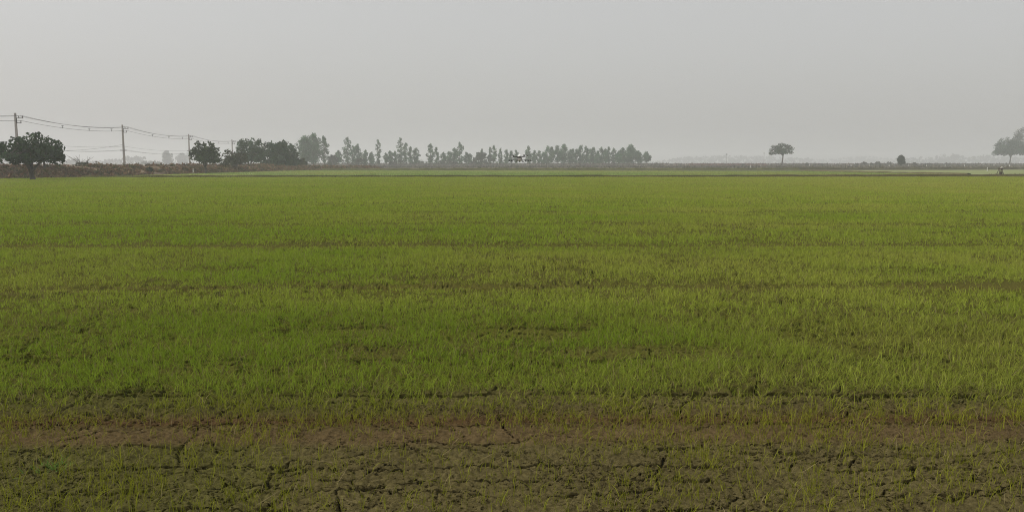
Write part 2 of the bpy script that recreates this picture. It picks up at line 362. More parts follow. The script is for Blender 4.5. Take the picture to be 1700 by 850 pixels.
def tram_band(x, y):                               # where wheels have passed: short, thin crop
    b = np.zeros_like(y)
    for i in range(1, 7):
        d = y - tram_y(i, x); wd = .22 + .017 * y
        b = np.maximum(b, np.exp(-(np.where(d > 0, d / wd, d / (wd * .8))) ** 2) * (1 - .11 * i) * np.clip(.55 + .7 * vnoise(x / (1.5 + .2 * i), x * 0 + i, 620), 0, 1))
    return b
def density(x, y):
    edge = 5.72 + .25 * (fbm(x / .9, x * 0, 601) - .5) * 2 + .16 * (fbm(x / .2, y / .2, 603) - .5) * 2
    d = .46 + .54 * sstep(edge - .3, edge + .75, y); d = d * (1 - .65 * np.exp(-((y - 6.03) / .13) ** 4))
    n1 = fbm(x / 1.6, y / 1.2, 611); n2 = fbm(x / .42, y / .36, 617)
    d = d * (.45 + .75 * sstep(.32, .62, n1)) * (.5 + .7 * sstep(.3, .6, n2))
    d = d * (1 - .9 * tram_band(x, y))
    d = d * (1 - .14 * sstep(9.0, 10.5, y) * (1 - sstep(16.5, 18.5, y)))
    k = sstep(20, 45, y) * .75; d = d * (1 - k) + .85 * k
    for (bx, by, rx, ry, s) in BARE: d = d * (1 - s * np.exp(-(((x - bx) / rx) ** 2 + ((y - by) / ry) ** 2) ** 1.5))
    return d
def rice_tint(x, y, n):
    n1 = fbm(x / 3.5, y / 2.6, 631); n2 = rng.uniform(0, 1, n)
    fresh = np.array((.205, .290, .026)); olive = np.array((.305, .322, .060)); yel = np.array((.215, .215, .020))
    side = sstep(-.35, .6, x / np.maximum(y, 3))                                   # the crop yellows towards the right
    k = np.clip(.12 + .5 * (fbm(x / 9, y / 1.3, 637) - .5) + .34 * side + .45 * (n1 - .5) * 2 + .35 * sstep(9, 11, y) * (1 - sstep(16, 20, y)) * .55 + .30 * sstep(14, 60, y), 0, 1)
    c = fresh + (olive - fresh) * k[:, None]
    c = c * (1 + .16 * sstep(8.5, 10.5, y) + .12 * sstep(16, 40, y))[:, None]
    ks = ((1 - sstep(5.5, 6.3, y)) * .8)[:, None]; c = c * (1 - ks) + yel * ks
    dead = (n2 > .93)[:, None]; c = np.where(dead, np.array((.25, .21, .10)), c)
    return c * rng.uniform(.72, 1.28, n)[:, None]
parts = []
def rice_zone(y0, y1, per_m2, hgt, wd, nb, levels, margin=2.0, edge=.66, base=0.0, lean=.35):
    area_n = int(per_m2 * (y1 - y0) * (edge * (y0 + y1) + 2 * margin))
    y = rng.uniform(y0, y1, area_n * 2); half = edge * y + margin; hm = edge * y1 + margin
    x = rng.uniform(-hm, hm, area_n * 2); ok = (np.abs(x) < half); x, y = x[ok][:area_n], y[ok][:area_n]
    ok = rng.uniform(0, 1, len(x)) < np.maximum(density(x, y), base); x, y = x[ok], y[ok]
    hz = hgt * rng.uniform(.55, 1.25, len(x)) * (.6 + .8 * fbm(x / 1.1, y / .9, 641)) * (1 - .5 * tram_band(x, y))
    for b in range(nb):
        n = len(x); s = .012 + .001 * y
        xx = x + rng.normal(0, s); yy = y + rng.normal(0, s)
        xx = x + rng.normal(0, 1, n) * .010; yy = y + rng.normal(0, 1, n) * .010
        parts.append(blades(xx, yy, hz * rng.uniform(.55, 1.1, n), wd * rng.uniform(.7, 1.2, n), np.abs(rng.normal(0, lean, n)), np.clip(rng.normal(.30, .28, n), 0, .95), rice_tint(xx, yy, n), levels))
rice_zone(3.1, 5.7, 1100, .118, .0034, 2, 5, 1.5, base=.0, lean=.22)
rice_zone(5.7, 9.5, 780, .122, .0040, 3, 5, lean=.4)
rice_zone(9.5, 17.0, 640, .110, .0055, 3, 4)
rice_zone(17.0, 32, 210, .135, .0085, 3, 3, 3)
rice_zone(32, 58, 110, .14, .015, 3, 3, 3, lean=.3)
rice_zone(58, NEAR_END - .7, 62, .15, .024, 3, 3, 4, lean=.3)
v, q_, c = join(parts); print('rice quads', len(q_))
tag(quad_mesh('rice_seedlings', v, q_, M_RICE, colors=c), 'young rice seedlings covering the near field from the bare mud strip to the first bund', 'rice crop', kind='stuff')
parts = []
n = 60000; u, v_ = rng.uniform(0, 1, n), rng.uniform(0, 1, n) ** 1.3
A, B, C_, D = [np.array(p[:2]) for p in (at(175, 294.0), at(1590, 291.3), at(1325, 284.8), at(500, 283.8))]
xy = (A * (1 - u)[:, None] + B * u[:, None]) * (1 - v_)[:, None] + (D * (1 - u)[:, None] + C_ * u[:, None]) * v_[:, None]
nn = fbm(xy[:, 0] / 14, xy[:, 1] / 14, 651)[:, None]
tint = (np.array((.21, .285, .075)) + (np.array((.28, .30, .085)) - np.array((.21, .285, .075))) * sstep(.4, .7, nn)) * rng.uniform(.75, 1.25, n)[:, None]
parts.append(blades(xy[:, 0], xy[:, 1], rng.uniform(.10, .2, n), np.full(n, .05), np.abs(rng.normal(0, .4, n)), rng.uniform(0, .4, n), tint, 3, z0=np.full(n, .04)))
v, q_, c = join(parts)
tag(quad_mesh('rice_crop', v, q_, M_RICE, colors=c), 'paler green rice crop in the second field beyond the first bund', 'rice crop', kind='stuff')
# loose crumbs of dry soil
n = 46000; y = 3.25 + 3.1 * rng.uniform(0, 1, n) ** .9; x = rng.uniform(-1, 1, n) * (.68 * y + 1.2)
keep = rng.uniform(0, 1, n) < (.12 + 1.1 * sstep(.40, .66, fbm(x / .32, y / .22, 801))) * (1 - .75 * np.exp(-((y - tram_y(0, x) + .12) / .17) ** 4)); x, y = x[keep], y[keep]; n = len(x)
r_ = .0035 + .010 * rng.uniform(0, 1, n) ** 3; octa = np.array([(1, 0, 0), (-1, 0, 0), (0, 1, 0), (0, -1, 0), (0, 0, 1), (0, 0, -1.)])
V = octa[None] * rng.uniform(.55, 1.25, (n, 6, 1)) * np.array((1.2, 1.0, .8)) + rng.normal(0, .18, (n, 6, 3))
a = rng.uniform(0, 6.28, n); ca, sa = np.cos(a)[:, None], np.sin(a)[:, None]; V = np.stack([V[..., 0] * ca - V[..., 1] * sa, V[..., 0] * sa + V[..., 1] * ca, V[..., 2]], -1) * r_[:, None, None]
zz, cc = ground_shape(x, y); ok = cc < .05; V = (V + np.stack([x, y, zz + r_ * .35], 1)[:, None])[ok]; x, y = x[ok], y[ok]; n = len(x)
tri = np.array([(0, 2, 4), (2, 1, 4), (1, 3, 4), (3, 0, 4), (2, 0, 5), (1, 2, 5), (3, 1, 5), (0, 3, 5)])
F = (np.arange(n)[:, None, None] * 6 + tri[None]).reshape(-1, 3)
tag(quad_mesh('soil_crumbs', V.reshape(-1, 3), F, M_DRY, colors=np.repeat(ground_tint(x, y) * rng.uniform(.75, 1.35, n)[:, None], 6, 0)), 'loose crumbs of dry soil on the bare mud in front', 'soil', kind='stuff')
# straw lying on the mud
n = 420; x = rng.uniform(-4.5, 4.5, n); y = rng.uniform(3.2, 7.5, n); parts = [blades(x, y, rng.uniform(.05, .2, n), np.full(n, .0035), rng.uniform(1.25, 1.6, n), rng.uniform(-.05, .1, n), np.array((.26, .21, .11)) * rng.uniform(.5, 1.2, n)[:, None], 3, z0=ground_height(x, y) + .012)]
v, q_, c = join(parts); tag(quad_mesh('straw_litter', v, q_, M_DRY, colors=c), 'thin dry straw stalks scattered over the bare cracked mud in front', 'straw', kind='stuff')

# ------------------------------------------------------------------ plants and trees
def leaves(P, size, tint, up=.3, aspect=1.7):
    n = len(P); d = rng.normal(0, 1, (n, 3)); d /= np.linalg.norm(d, axis=1)[:, None]
    e = rng.normal(0, 1, (n, 3)); e[:, 2] += up; e -= d * (e * d).sum(1)[:, None]; e /= np.linalg.norm(e, axis=1)[:, None] + 1e-9
    s = size * rng.uniform(.6, 1.35, n)[:, None]; L = e * s * aspect * .5; W = d * s * .5
    V = np.stack([P - L, P + W * .9 - L * .1, P + L, P - W * .9 - L * .1], 1).reshape(-1, 3)
    Q = np.arange(4 * n).reshape(n, 4); C = np.repeat(tint, 4, 0); return V, Q, C
def clumps(centers, radii, per, size, base, var=.32, flat=.8, shell=.55):
    out = []
    for c, r in zip(centers, radii):
        n = max(4, int(per * (r ** 1.5))); d = rng.normal(0, 1, (n, 3)); d /= np.linalg.norm(d, axis=1)[:, None]
        rr = r * (shell + (1 - shell) * rng.uniform(0, 1, n)) ** 1.0 * rng.uniform(.75, 1.1, n)
        P = c + d * rr[:, None] * np.array((1, 1, flat))
        t = np.array(base) * rng.uniform(1 - var, 1 + var) * rng.uniform(.8, 1.2, n)[:, None]
        out.append(leaves(P, size, t))
    return join(out)
def limb(mb, a, b, r0, r1, sag=.12, n=5, k=6):
    a = Vector(a); b = Vector(b); L = (b - a).length; off = Vector((random.uniform(-1, 1), random.uniform(-1, 1), random.uniform(-.2, .6))) * L * sag
    pts = [a.lerp(b, i / n) + off * math.sin(math.pi * i / n) for i in range(n + 1)]
    mb.tube(pts, [r0 + (r1 - r0) * i / n for i in range(n + 1)], k)
    return pts
random.seed(11)
def tree(name, label, cat, base, H, W, kind, leaf, group=None, tint=(.05, .07, .03), bot=.28, trunk_r=None, dens=1.0, fork=False, sq=.7):
    """H total height, W crown width, bot = height of the crown's lowest leaves over H"""
    root = thing(name, label, cat, tuple(base), 0, group)
    r = trunk_r or .035 * H; mb = MB(); Z0, Z1 = bot * H, H
    cs, rs = [], []
    if kind == 'dome':
        nC = int(84 * dens); cz = Z0 + (Z1 - Z0) * .30
        for k in range(nC):
            a = random.uniform(0, 2 * math.pi); el = math.asin(random.uniform(-.35, 1)); rad = random.uniform(.55, 1) if k % 3 else random.uniform(.2, .6)
            hz = (Z1 - cz) if el > 0 else (cz - Z0) * 1.25; rr = W * random.uniform(.055, .10)
            sx = max(.05, W / 2 - rr * .9)
            ce = math.cos(el) ** sq; cs.append(np.array((math.cos(a) * ce * sx * rad, math.sin(a) * ce * sx * rad, cz + math.sin(el) * max(.1, hz - rr * .7) * rad))); rs.append(rr)
        fz = Z0 * 1.15 if not fork else Z0 * .75
    elif kind == 'column':
        nC = max(12, int(26 * dens)); fz = Z1 * .97
        for k in range(nC):
            t = (k + random.random()) / nC; wv = W / 2 * (math.sin(math.pi * min(1, .12 + t * .86)) ** .6) * random.uniform(.45, 1.0)
            a = random.uniform(0, 2 * math.pi); rr = W * random.uniform(.13, .26) * (1 - .3 * t)
            cs.append(np.array((math.cos(a) * max(0, wv - rr * .6), math.sin(a) * max(0, wv - rr * .6), Z0 + (Z1 - Z0 - rr * .8) * t))); rs.append(rr)
    elif kind == 'bush':
        nC = int(50 * dens); fz = H * .25
        for k in range(nC):
            a = random.uniform(0, 2 * math.pi); el = random.uniform(0, math.pi / 2); rad = random.uniform(.6, 1); rr = min(W, H) * random.uniform(.09, .17)
            cs.append(np.array((math.cos(a) * math.cos(el) ** .5 * (W / 2 - rr * .8) * rad, math.sin(a) * math.cos(el) ** .5 * (W / 2 - rr * .8) * rad, rr * .5 + math.sin(el) * (H - rr * 1.3) * rad))); rs.append(rr)
    elif kind == 'umbrella':
        nC = int(44 * dens); fz = Z0 * .95
        for k in range(nC):
            a = random.uniform(0, 2 * math.pi); q1 = math.sqrt(random.random()); rr = W * random.uniform(.06, .10)
            cs.append(np.array((math.cos(a) * q1 * (W / 2 - rr), math.sin(a) * q1 * (W / 2 - rr), Z0 + (Z1 - Z0 - rr) * (1 - q1 ** 2.2) * random.uniform(.12, 1) ** .8 + rr * .4))); rs.append(rr)
    lx, ly = random.uniform(-.03, .03) * H, random.uniform(-.03, .03) * H
    if kind == 'column':
        pts = [(lx * t * 1.2, ly * t, H * .96 * t - .1) for t in (0, .15, .35, .6, .8, 1)]; mb.tube(pts, [r * 1.25, r, r * .8, r * .55, r * .35, r * .15], 7)
        for c, rr in list(zip(cs, rs)):
            z = max(.1 * H, c[2] - rr * random.uniform(.8, 1.6)); t = z / (H * .96); limb(mb, (lx * t, ly * t, z), c, r * .22, r * .07, .06, 3, 4)
    else:
        top = Vector((lx, ly, fz)); mb.tube([(0, 0, -.15), (lx * .2, ly * .2, fz * .2), (lx * .6, ly * .6, fz * .6), tuple(top)], [r * 1.2, r * 1.05, r * .9, r * .85], 9)
        mains = []
        for k in range(6 if kind != 'bush' else 5):
            a = 2 * math.pi * (k + random.uniform(-.3, .3)) / 6; e = Vector((math.cos(a) * W * .2, math.sin(a) * W * .2, fz + (H - fz) * random.uniform(.3, .6)))
            mains.append(limb(mb, top, e, r * .6, r * .28, .1, 5, 6))
        for c, rr in zip(cs, rs):
            best = min((p for m_ in mains for p in m_[2:]), key=lambda p: (p - Vector(c)).length); limb(mb, best, c, r * .2, r * .06, .1, 3, 4)
    mb.build('trunk', M_BARK, root, True)
    v, q_, c = clumps(cs, rs, dens_leaf(kind, leaf, dens), leaf, tint, flat=.85 if kind != 'column' else 1.15)
    quad_mesh('crown', v, q_, M_LEAF, root, c)
    return root
def dens_leaf(kind, leaf, dens):                   # leaves per clump of one metre radius
    k = {'dome': 4.2, 'column': 6.5, 'bush': 9.0, 'umbrella': 3.6}[kind]
    return k * (1.0 / leaf) ** 1.6 * 1.6
def px_tree(name, label, cat, px, top, wpx, Y, z0, kind, leaf, group=None, **kw):
    p = atY(px, 270, Y); H = (atY(px, top, Y)[2] - z0) * (1.05 if kind in ('dome', 'bush', 'umbrella') else 1); W = wpx * (1.16 if kind == 'dome' else 1.1) * Y / FPX / max(.6, abs(ray(px, 270)[1]))
    return tree(name, label, cat, (p[0], Y, z0), H, W, kind, leaf, group, **kw)
G1, G2, G3 = 'broad trees along the left embankment', 'slender trees in the far row', 'bushes in the far row'
MANGO = (.046, .076, .036); DARK = (.052, .090, .048); EUC = (.068, .145, .066); PALE = (.075, .095, .06)
# left group
px_tree('broad_tree', 'dark leafy tree cut off by the left edge of the photo', 'tree', -18, 222, 54, 92, .2, 'dome', .26, G1, tint=MANGO, bot=.3)
px_tree('broad_tree', 'big dark spreading tree at the left, hiding the foot of the nearest pole', 'tree', 53, 219, 96, 83.5, .0, 'dome', .21, G1, tint=MANGO, bot=.20, trunk_r=.26, dens=1.5, fork=True)
px_tree('broad_tree', 'smaller dark tree standing just behind the big spreading tree on the left', 'tree', 74, 236, 58, 97, .6, 'dome', .26, G1, tint=MANGO, bot=.3)
px_tree('broad_tree', 'round dark tree standing alone just right of the third pole', 'tree', 342, 234, 55, dist(288) - 4, .0, 'dome', .28, G1, tint=(.046, .068, .030), bot=.16, dens=1.3, trunk_r=.22, sq=.95)
px_tree('broad_tree', 'low olive round tree at the left end of the dark clump by the field corner', 'tree', 391, 247, 44, dist(286.2), .0, 'dome', .28, G1, tint=(.06, .066, .034), bot=.15)
px_tree('broad_tree', 'tallest dark tree of the clump by the field corner, with ragged flat top', 'tree', 416, 227, 52, 178, .3, 'dome', .3, G1, tint=DARK, bot=.05, dens=2.0)
px_tree('broad_tree', 'wide dark tree with leaves down to the ground, right end of the corner clump', 'tree', 463, 235, 64, 186, .2, 'bush', .32, G1, tint=(.050, .086, .048), dens=2.2)
px_tree('bush', 'low olive bush right of the dark corner clump, before the tall grove', 'bush', 497, 262, 34, 200, .1, 'bush', .4, None, tint=(.06, .07, .04))
# far row of slender trees: (centre px, top px, width px, depth, label)
ROW = [
 (506, 225, 26, 330, 'broad tree on the left side of the grove that begins the far row'),
 (521, 221, 30, 335, 'tallest broad tree in the middle of the grove that begins the far row'),
 (539, 225, 15, 338, 'slim ragged tree on the right side of the grove that begins the far row'),
 (562, 250, 12, 372, 'thin sparse tree between the left grove and the dense dark column tree'),
 (577, 227, 15, 372, 'dense tall column tree standing clear of its neighbours right of the left grove'),
 (586, 241, 11, 374, 'slim tree touching the right side of the dense tall column tree'),
 (594, 239, 15, 376, 'oval crowned tree on bare stem above the low bush, right of the dense column tree'),
 (607, 249, 12, 380, 'short thin tree, first of two left of the lone narrow tower tree'),
 (617, 252, 12, 380, 'short thin tree, second of two left of the lone narrow tower tree'),
 (628, 232, 11, 380, 'lone narrow tower tree with open gaps on both sides'),
 (641, 254, 9, 384, 'short slim tree left of the tall twin peaked group'),
 (648, 250, 10, 384, 'dense short tree left of the tall twin peaked group'),
 (656, 251, 8, 385, 'thin short tree touching the left foot of the tall twin peaked group'),
 (665, 228, 12, 386, 'taller left peak of the twin peaked group in the far row'),
 (674, 236, 10, 386, 'lower right peak of the twin peaked group in the far row'),
 (682, 243, 11, 388, 'loose crowned tree just right of the twin peaked group'),
 (691, 245, 12, 388, 'loose crowned tree on the left edge of the wide gap in the far row'),
 (715, 238, 13, 390, 'tall loose tree on the right edge of the wide gap in the far row'),
 (725, 244, 9, 391, 'slim tree right next to the tall loose tree after the wide gap'),
 (736, 253, 12, 392, 'low dark tree in the dip between two tall trees left of the domed bush'),
 (746, 251, 10, 392, 'dark short tree between the dip and the pagoda shaped tree'),
 (754, 245, 11, 392, 'medium tree leaning against the left of the pagoda shaped tree'),
 (763, 236, 15, 392, 'tall pagoda shaped tree left of the big domed bush'),
 (774, 252, 9, 394, 'first short tree between the pagoda shaped tree and the domed bush'),
 (780, 255, 9, 394, 'second short tree between the pagoda shaped tree and the domed bush'),
 (800, 247, 8, 420, 'small tree top showing above the middle of the domed bush'),
 (814, 244, 7, 398, 'thin tree against the right shoulder of the domed bush'),
 (820, 241, 10, 398, 'tall tree right of the domed bush'),
 (831, 246, 8, 400, 'narrow pointed tree between the domed bush and the drone'),
 (841, 248, 11, 400, 'oval tree just left of the drone'),
 (849, 250, 9, 402, 'short tree at the left arm of the drone'),
 (857, 249, 9, 402, 'round headed tree behind the white drone'),
 (877, 243, 13, 405, 'tall tree just right of the drone'),
]
for px, top, wd, Y, lab in ROW:
    px_tree('slender_tree', lab, 'tree', px, top, wd * 1.15, Y, .9, 'column', .38, G2, tint=tuple(np.array(EUC) * random.uniform(.85, 1.15)), bot=random.uniform(.06, .22), dens=1.15 if wd < 20 else 1.7, trunk_r=.16)
DENSE = [(887, 249, 9), (895, 250, 9), (902, 252, 10), (909, 242, 11), (916, 243, 10), (925, 241, 11), (936, 239, 17), (947, 248, 9), (951, 247, 8), (957, 247, 8), (964, 241, 11), (973, 243, 10), (980, 247, 9), (985, 244, 9),
         (992, 250, 9), (998, 244, 10), (1005, 247, 9), (1010, 244, 9), (1019, 245, 9), (1026, 252, 10)]
for px, top, wd in DENSE:
    px_tree('slender_tree', 'close-packed tree in the unbroken stretch between the drone and the widest crown of the row', 'tree', px, top, wd * 1.35, 410 + random.uniform(0, 14), .9, 'column', .38, 'close-packed trees right of the drone',
            tint=tuple(np.array(EUC) * random.uniform(.85, 1.12)), bot=random.uniform(.05, .2), dens=1.25, trunk_r=.16)
for px, top, wd, lab in [(1033, 245, 13, 'peaked tree on the left flank of the widest crown near the row end'), (1047, 240, 24, 'widest crowned tree near the right end of the far row'),
                         (1060, 250, 15, 'lower round tree on the right flank of the widest crown near the row end'), (1073, 252, 14, 'small egg shaped tree standing alone at the right end of the far row')]:
    px_tree('slender_tree', lab, 'tree', px, top, wd * 1.15, 425, .9, 'column', .38, G2, tint=tuple(np.array(EUC) * .95), bot=.16 if px < 1070 else .3, dens=1.5, trunk_r=.16)
for px, top, wd, Y, lab in [(553, 257, 20, 350, 'dark round bush at the foot of the left grove'), (596, 263, 26, 360, 'low flat bush under the oval crowned tree in the far row'),
                            (799, 253, 36, 388, 'big dark domed bush like a haystack in the far row'), (696, 267, 20, 470, 'pale low bush in the wide gap of the far row'), (742, 266, 34, 386, 'low scrubby bush below the dip left of the pagoda shaped tree'),
                            (660, 267, 34, 380, 'low bush along the foot of the twin peaked group')]:
    px_tree('bush', lab, 'bush', px, top, wd, Y, .7, 'bush', .5, G3, tint=(.055, .068, .045), dens=1.2)
# right side
px_tree('broad_tree', 'lone umbrella shaped tree with thin crown and tall bare trunk', 'tree', 1298, 236, 40, 345, .5, 'dome', .30, None, tint=(.055, .08, .045), bot=.34, trunk_r=.28, dens=1.0, sq=1.15)
px_tree('small_tree', 'small dark round topped tree standing alone among the white posts', 'tree', 1496, 257.5, 14, 300, .2, 'column', .30, None, tint=(.042, .058, .036), bot=.28, dens=2.2, trunk_r=.16)
px_tree('broad_tree', 'round hazy tree with short trunk at the right edge, in front', 'tree', 1676, 228, 54, 480, .4, 'dome', .42, 'hazy trees at the right edge', tint=(.055, .095, .06), bot=.22, dens=2.0, trunk_r=.36, sq=.95)
px_tree('broad_tree', 'taller thin-leaved tree cut by the right edge, rising behind the round one', 'tree', 1704, 209, 72, 520, .4, 'umbrella', .40, 'hazy trees at the right edge', tint=(.05, .062, .045), bot=.3, dens=2.2, trunk_r=.34)
# hazy trees beyond the road on the left
for px, top, wd, Y, kind, lab in [(278, 250, 24, 880, 'column', 'hazy blue-grey bushy tree left of the third pole'), (303, 254, 22, 1100, 'column', 'faint tiered tree just left of the third pole'),
                                  (221, 259, 44, 1150, 'bush', 'faint domed tree just right of the second pole'), (188, 264, 36, 1200, 'bush', 'faint low tree just left of the second pole'),
                                  (160, 267, 46, 1250, 'bush', 'faint low tree between the spiky bush and the second pole'), (122, 264, 24, 1000, 'bush', 'faint round bush left of the bare spiky bush'),
                                  (6, 258, 60, 1000, 'bush', 'faint tree low behind the trees at the left edge'), (250, 268, 34, 760, 'bush', 'faint low bush between the second and third poles')]:
    px_tree('hazy_tree' if kind == 'column' else 'hazy_bush', lab, 'tree' if kind == 'column' else 'bush', px, top, wd, Y, 0, kind, 1.0 if kind == 'column' else 1.3, 'hazy trees beyond the road', tint=(.06, .075, .055), dens=1.6, **({'bot': .1} if kind == 'column' else {}))
for px, top, Y in [(1206, 255, 1100), (1268, 253, 1250)]:
    b = atY(px, 272, Y); h = atY(px, top, Y)[2]; root = thing('palm_tree', 'faint tall palm with small round head left of the lone umbrella tree' if px < 1230 else 'very faint palm top close to the left side of the lone umbrella tree', 'palm', (b[0], Y, 0), 0, 'far palms')
    m_ = MB(); m_.tube([(0, 0, 0), (.2, 0, h * .5), (0, 0, h * .93)], [.4, .3, .25], 7); m_.build('trunk', M_BARK, root)
    V = []; Q = []; C = []
    for k in range(46):
        a = random.uniform(0, 6.28); el = random.uniform(-.7, 1.2); L = random.uniform(1.6, 2.4); pts = [np.array((0, 0, h * .93)) + L * t * np.array((math.cos(a) * math.cos(el), math.sin(a) * math.cos(el), math.sin(el) - .35 * t)) for t in (0, .5, 1)]
        s = np.array((-math.sin(a), math.cos(a), 0)) * .25; o = len(V)
        for p, wv in zip(pts, (.2, 1, .3)): V += [p - s * wv, p + s * wv]
        Q += [(o, o + 1, o + 3, o + 2), (o + 2, o + 3, o + 5, o + 4)]; C += [(.05, .06, .04)] * 6
    quad_mesh('crown', np.array(V), np.array(Q), M_LEAF, root, np.array(C))

# far wood in the haze: one mass
cs, rs = [], []
def mass(x0, x1, prof, Y, step=4):
    for px in np.arange(x0, x1, step):
        top = np.interp(px, [p[0] for p in prof], [p[1] for p in prof]) + random.uniform(-.8, .8); Yk = Y + random.uniform(-60, 60)
        b = atY(px, 270, Yk); h = atY(px, top, Yk)[2]
        for k in range(7):
            r_ = h * random.uniform(.14, .30); cs.append(np.array((b[0] + random.uniform(-1, 1) * step * Y / FPX * 1.6, Yk + random.uniform(-10, 10), r_ * .2 + (h - r_ * 1.0) * random.uniform(0, 1)))); rs.append(r_)
mass(1080, 1345, [(1080, 268), (1120, 262), (1150, 258), (1200, 257), (1260, 258), (1340, 262)], 1900)
mass(1330, 1500, [(1330, 262), (1370, 264), (1430, 257), (1460, 260), (1500, 263)], 2300)
mass(1490, 1720, [(1490, 263), (1520, 259), (1545, 262), (1575, 253), (1600, 258), (1640, 257), (1720, 262)], 1700)
mass(-60, 480, [(-60, 266), (480, 266)], 1700, 12)
mass(480, 1080, [(480, 266), (700, 262), (1080, 267)], 1700, 12)
v, q_, c = clumps(cs, rs, 3.6, 1.7, (.055, .07, .055), shell=.15, var=.1)
tag(quad_mesh('distant_woods', v, q_, M_LEAF, colors=c), 'pale wood along the horizon fading into the haze', 'woods', kind='stuff')

# low green undergrowth at the feet of the far row
cs, rs = [], []
for px in np.arange(546, 1062, 2.2):
    nz = float(vnoise(np.array([px / 16.]), np.array([3.]), 731)[0]); hh = .5 + 3.4 * max(0, nz - .25)
    for k in range(3):
        Y = 396 + random.uniform(-8, 22) + (px - 546) * .05; r_ = random.uniform(.3, .55) * max(.8, hh * .5); cs.append(np.array(((px - 850) / FPX * Y, Y, .9 + random.uniform(0, 1) * max(.1, hh - r_)))); rs.append(r_)
v, q_, c = clumps(cs, rs, 26, .38, (.065, .10, .06), shell=.3)
tag(quad_mesh('undergrowth', v, q_, M_LEAF, colors=c), 'low green undergrowth along the feet of the far row of trees', 'undergrowth', kind='stuff')
# small shrubs standing in the dry band on the right
SH = [(1340, 271.0, 7), (1365, 272.5, 5), (1422, 271.5, 8), (1434, 269.0, 11), (1447, 271, 6), (1457, 269, 11), (1476, 269.5, 13), (1507, 271.5, 6), (1518, 270.5, 9), (1539, 271.5, 7), (1545, 272, 6), (1555, 271.5, 8), (1573, 271, 12), (1605, 272, 10), (1188, 272.5, 8), (1234, 272.8, 6)]
for k, (px, top, wd) in enumerate(SH):
    Y = 385 + random.uniform(-20, 30)
    px_tree('shrub', 'tiny grey-brown shrub standing on the dry band right of the far row of trees', 'shrub', px, top - .6, wd, Y, .3, 'bush', .3, 'tiny shrubs on the dry band', tint=(.075, .072, .05), dens=.7)
# brown scrub all over the embankment, dry weeds on the far banks
cs = []; n = 4200; t = rng.uniform(0.2, 9, n); u = np.abs(rng.normal(3.0, 3.4, n)); x, y, z = bank_xyz(u, t); k = fbm(x / 3, y / 3, 701) > .36
P = np.stack([x, y, z], 1)[k]; parts = []
te = rng.uniform(.6, 2.8, 900); ue = rng.uniform(.1, 5, 900); P = np.concatenate([P, np.stack(bank_xyz(ue, te), 1)])
for p in P:
    r_ = random.uniform(.15, .5) * (.7 if p[1] < 100 else .9); m_ = random.randint(6, 16); d = rng.normal(0, 1, (m_, 3)); d[:, 2] = np.abs(d[:, 2]) * .8; tcol = random.choice([(.19, .115, .07), (.165, .10, .06), (.23, .165, .10), (.12, .10, .055), (.095, .095, .045)])
    parts.append(leaves(p + d * r_ * .55, .22, np.array(tcol) * rng.uniform(.7, 1.25, m_)[:, None], up=1.2, aspect=2.4))
v, q_, c = join(parts); tag(quad_mesh('dry_scrub', v, q_, M_DRY, colors=c), 'reddish brown dry scrub covering the embankment on the left', 'scrub', kind='stuff')
parts = []
def band(x0, x1, Y0, Y1, n, cols, z0=.0, h=.6):
    px = rng.uniform(x0, x1, n); Y = rng.uniform(Y0, Y1, n); x = (px - 850) / FPX * Y; P = np.stack([x, Y, z0 + rng.uniform(0, h, n)], 1)
    parts.append(leaves(P, .5, np.array(cols)[rng.integers(0, len(cols), n)] * rng.uniform(.7, 1.25, n)[:, None], up=1.5, aspect=2.2))
band(480, 1100, 372, 440, 5200, [(.10, .09, .07), (.085, .08, .06), (.12, .10, .08)], .2, 1.2)
band(1060, 1760, 395, 450, 5200, [(.12, .10, .08), (.10, .092, .07)], .2, 1.1)
band(1140, 1270, 392, 412, 900, [(.20, .10, .08), (.17, .09, .07)], .2, .9)
band(1250, 1760, 250, 380, 5000, [(.13, .115, .085), (.11, .105, .075), (.16, .14, .10)], .0, .4)
band(520, 1250, 262, 370, 4000, [(.12, .105, .08), (.10, .095, .07)], .0, .35)
v, q_, c = join(parts); tag(quad_mesh('dry_weeds', v, q_, M_DRY, colors=c), 'grey-brown dry weeds on the low ground below the far trees', 'weeds', kind='stuff')
# tufts along the first bund on the right
parts = []; A = at(1380, 293.0)[:2]; B = at(1760, 291.2)[:2]
n = 1500; t = rng.uniform(0, 1, n); x = A[0] + (B[0] - A[0]) * t + rng.normal(0, .1, n); y = A[1] + (B[1] - A[1]) * t + rng.normal(0, .28, n); gsel = fbm(x / 3, y * 0, 711)
parts.append(blades(x, y, rng.uniform(.12, .34, n) * sstep(.3, .6, gsel), np.full(n, .03), np.abs(rng.normal(0, .4, n)), rng.uniform(0, .4, n), np.array((.15, .11, .06)) * rng.uniform(.6, 1.3, n)[:, None], 3, z0=np.full(n, .1)))
v, q_, c = join(parts); tag(quad_mesh('bund_grass', v, q_, M_DRY, colors=c), 'brown dry grass growing along the first bund near the wooden trestle', 'grass', kind='stuff')

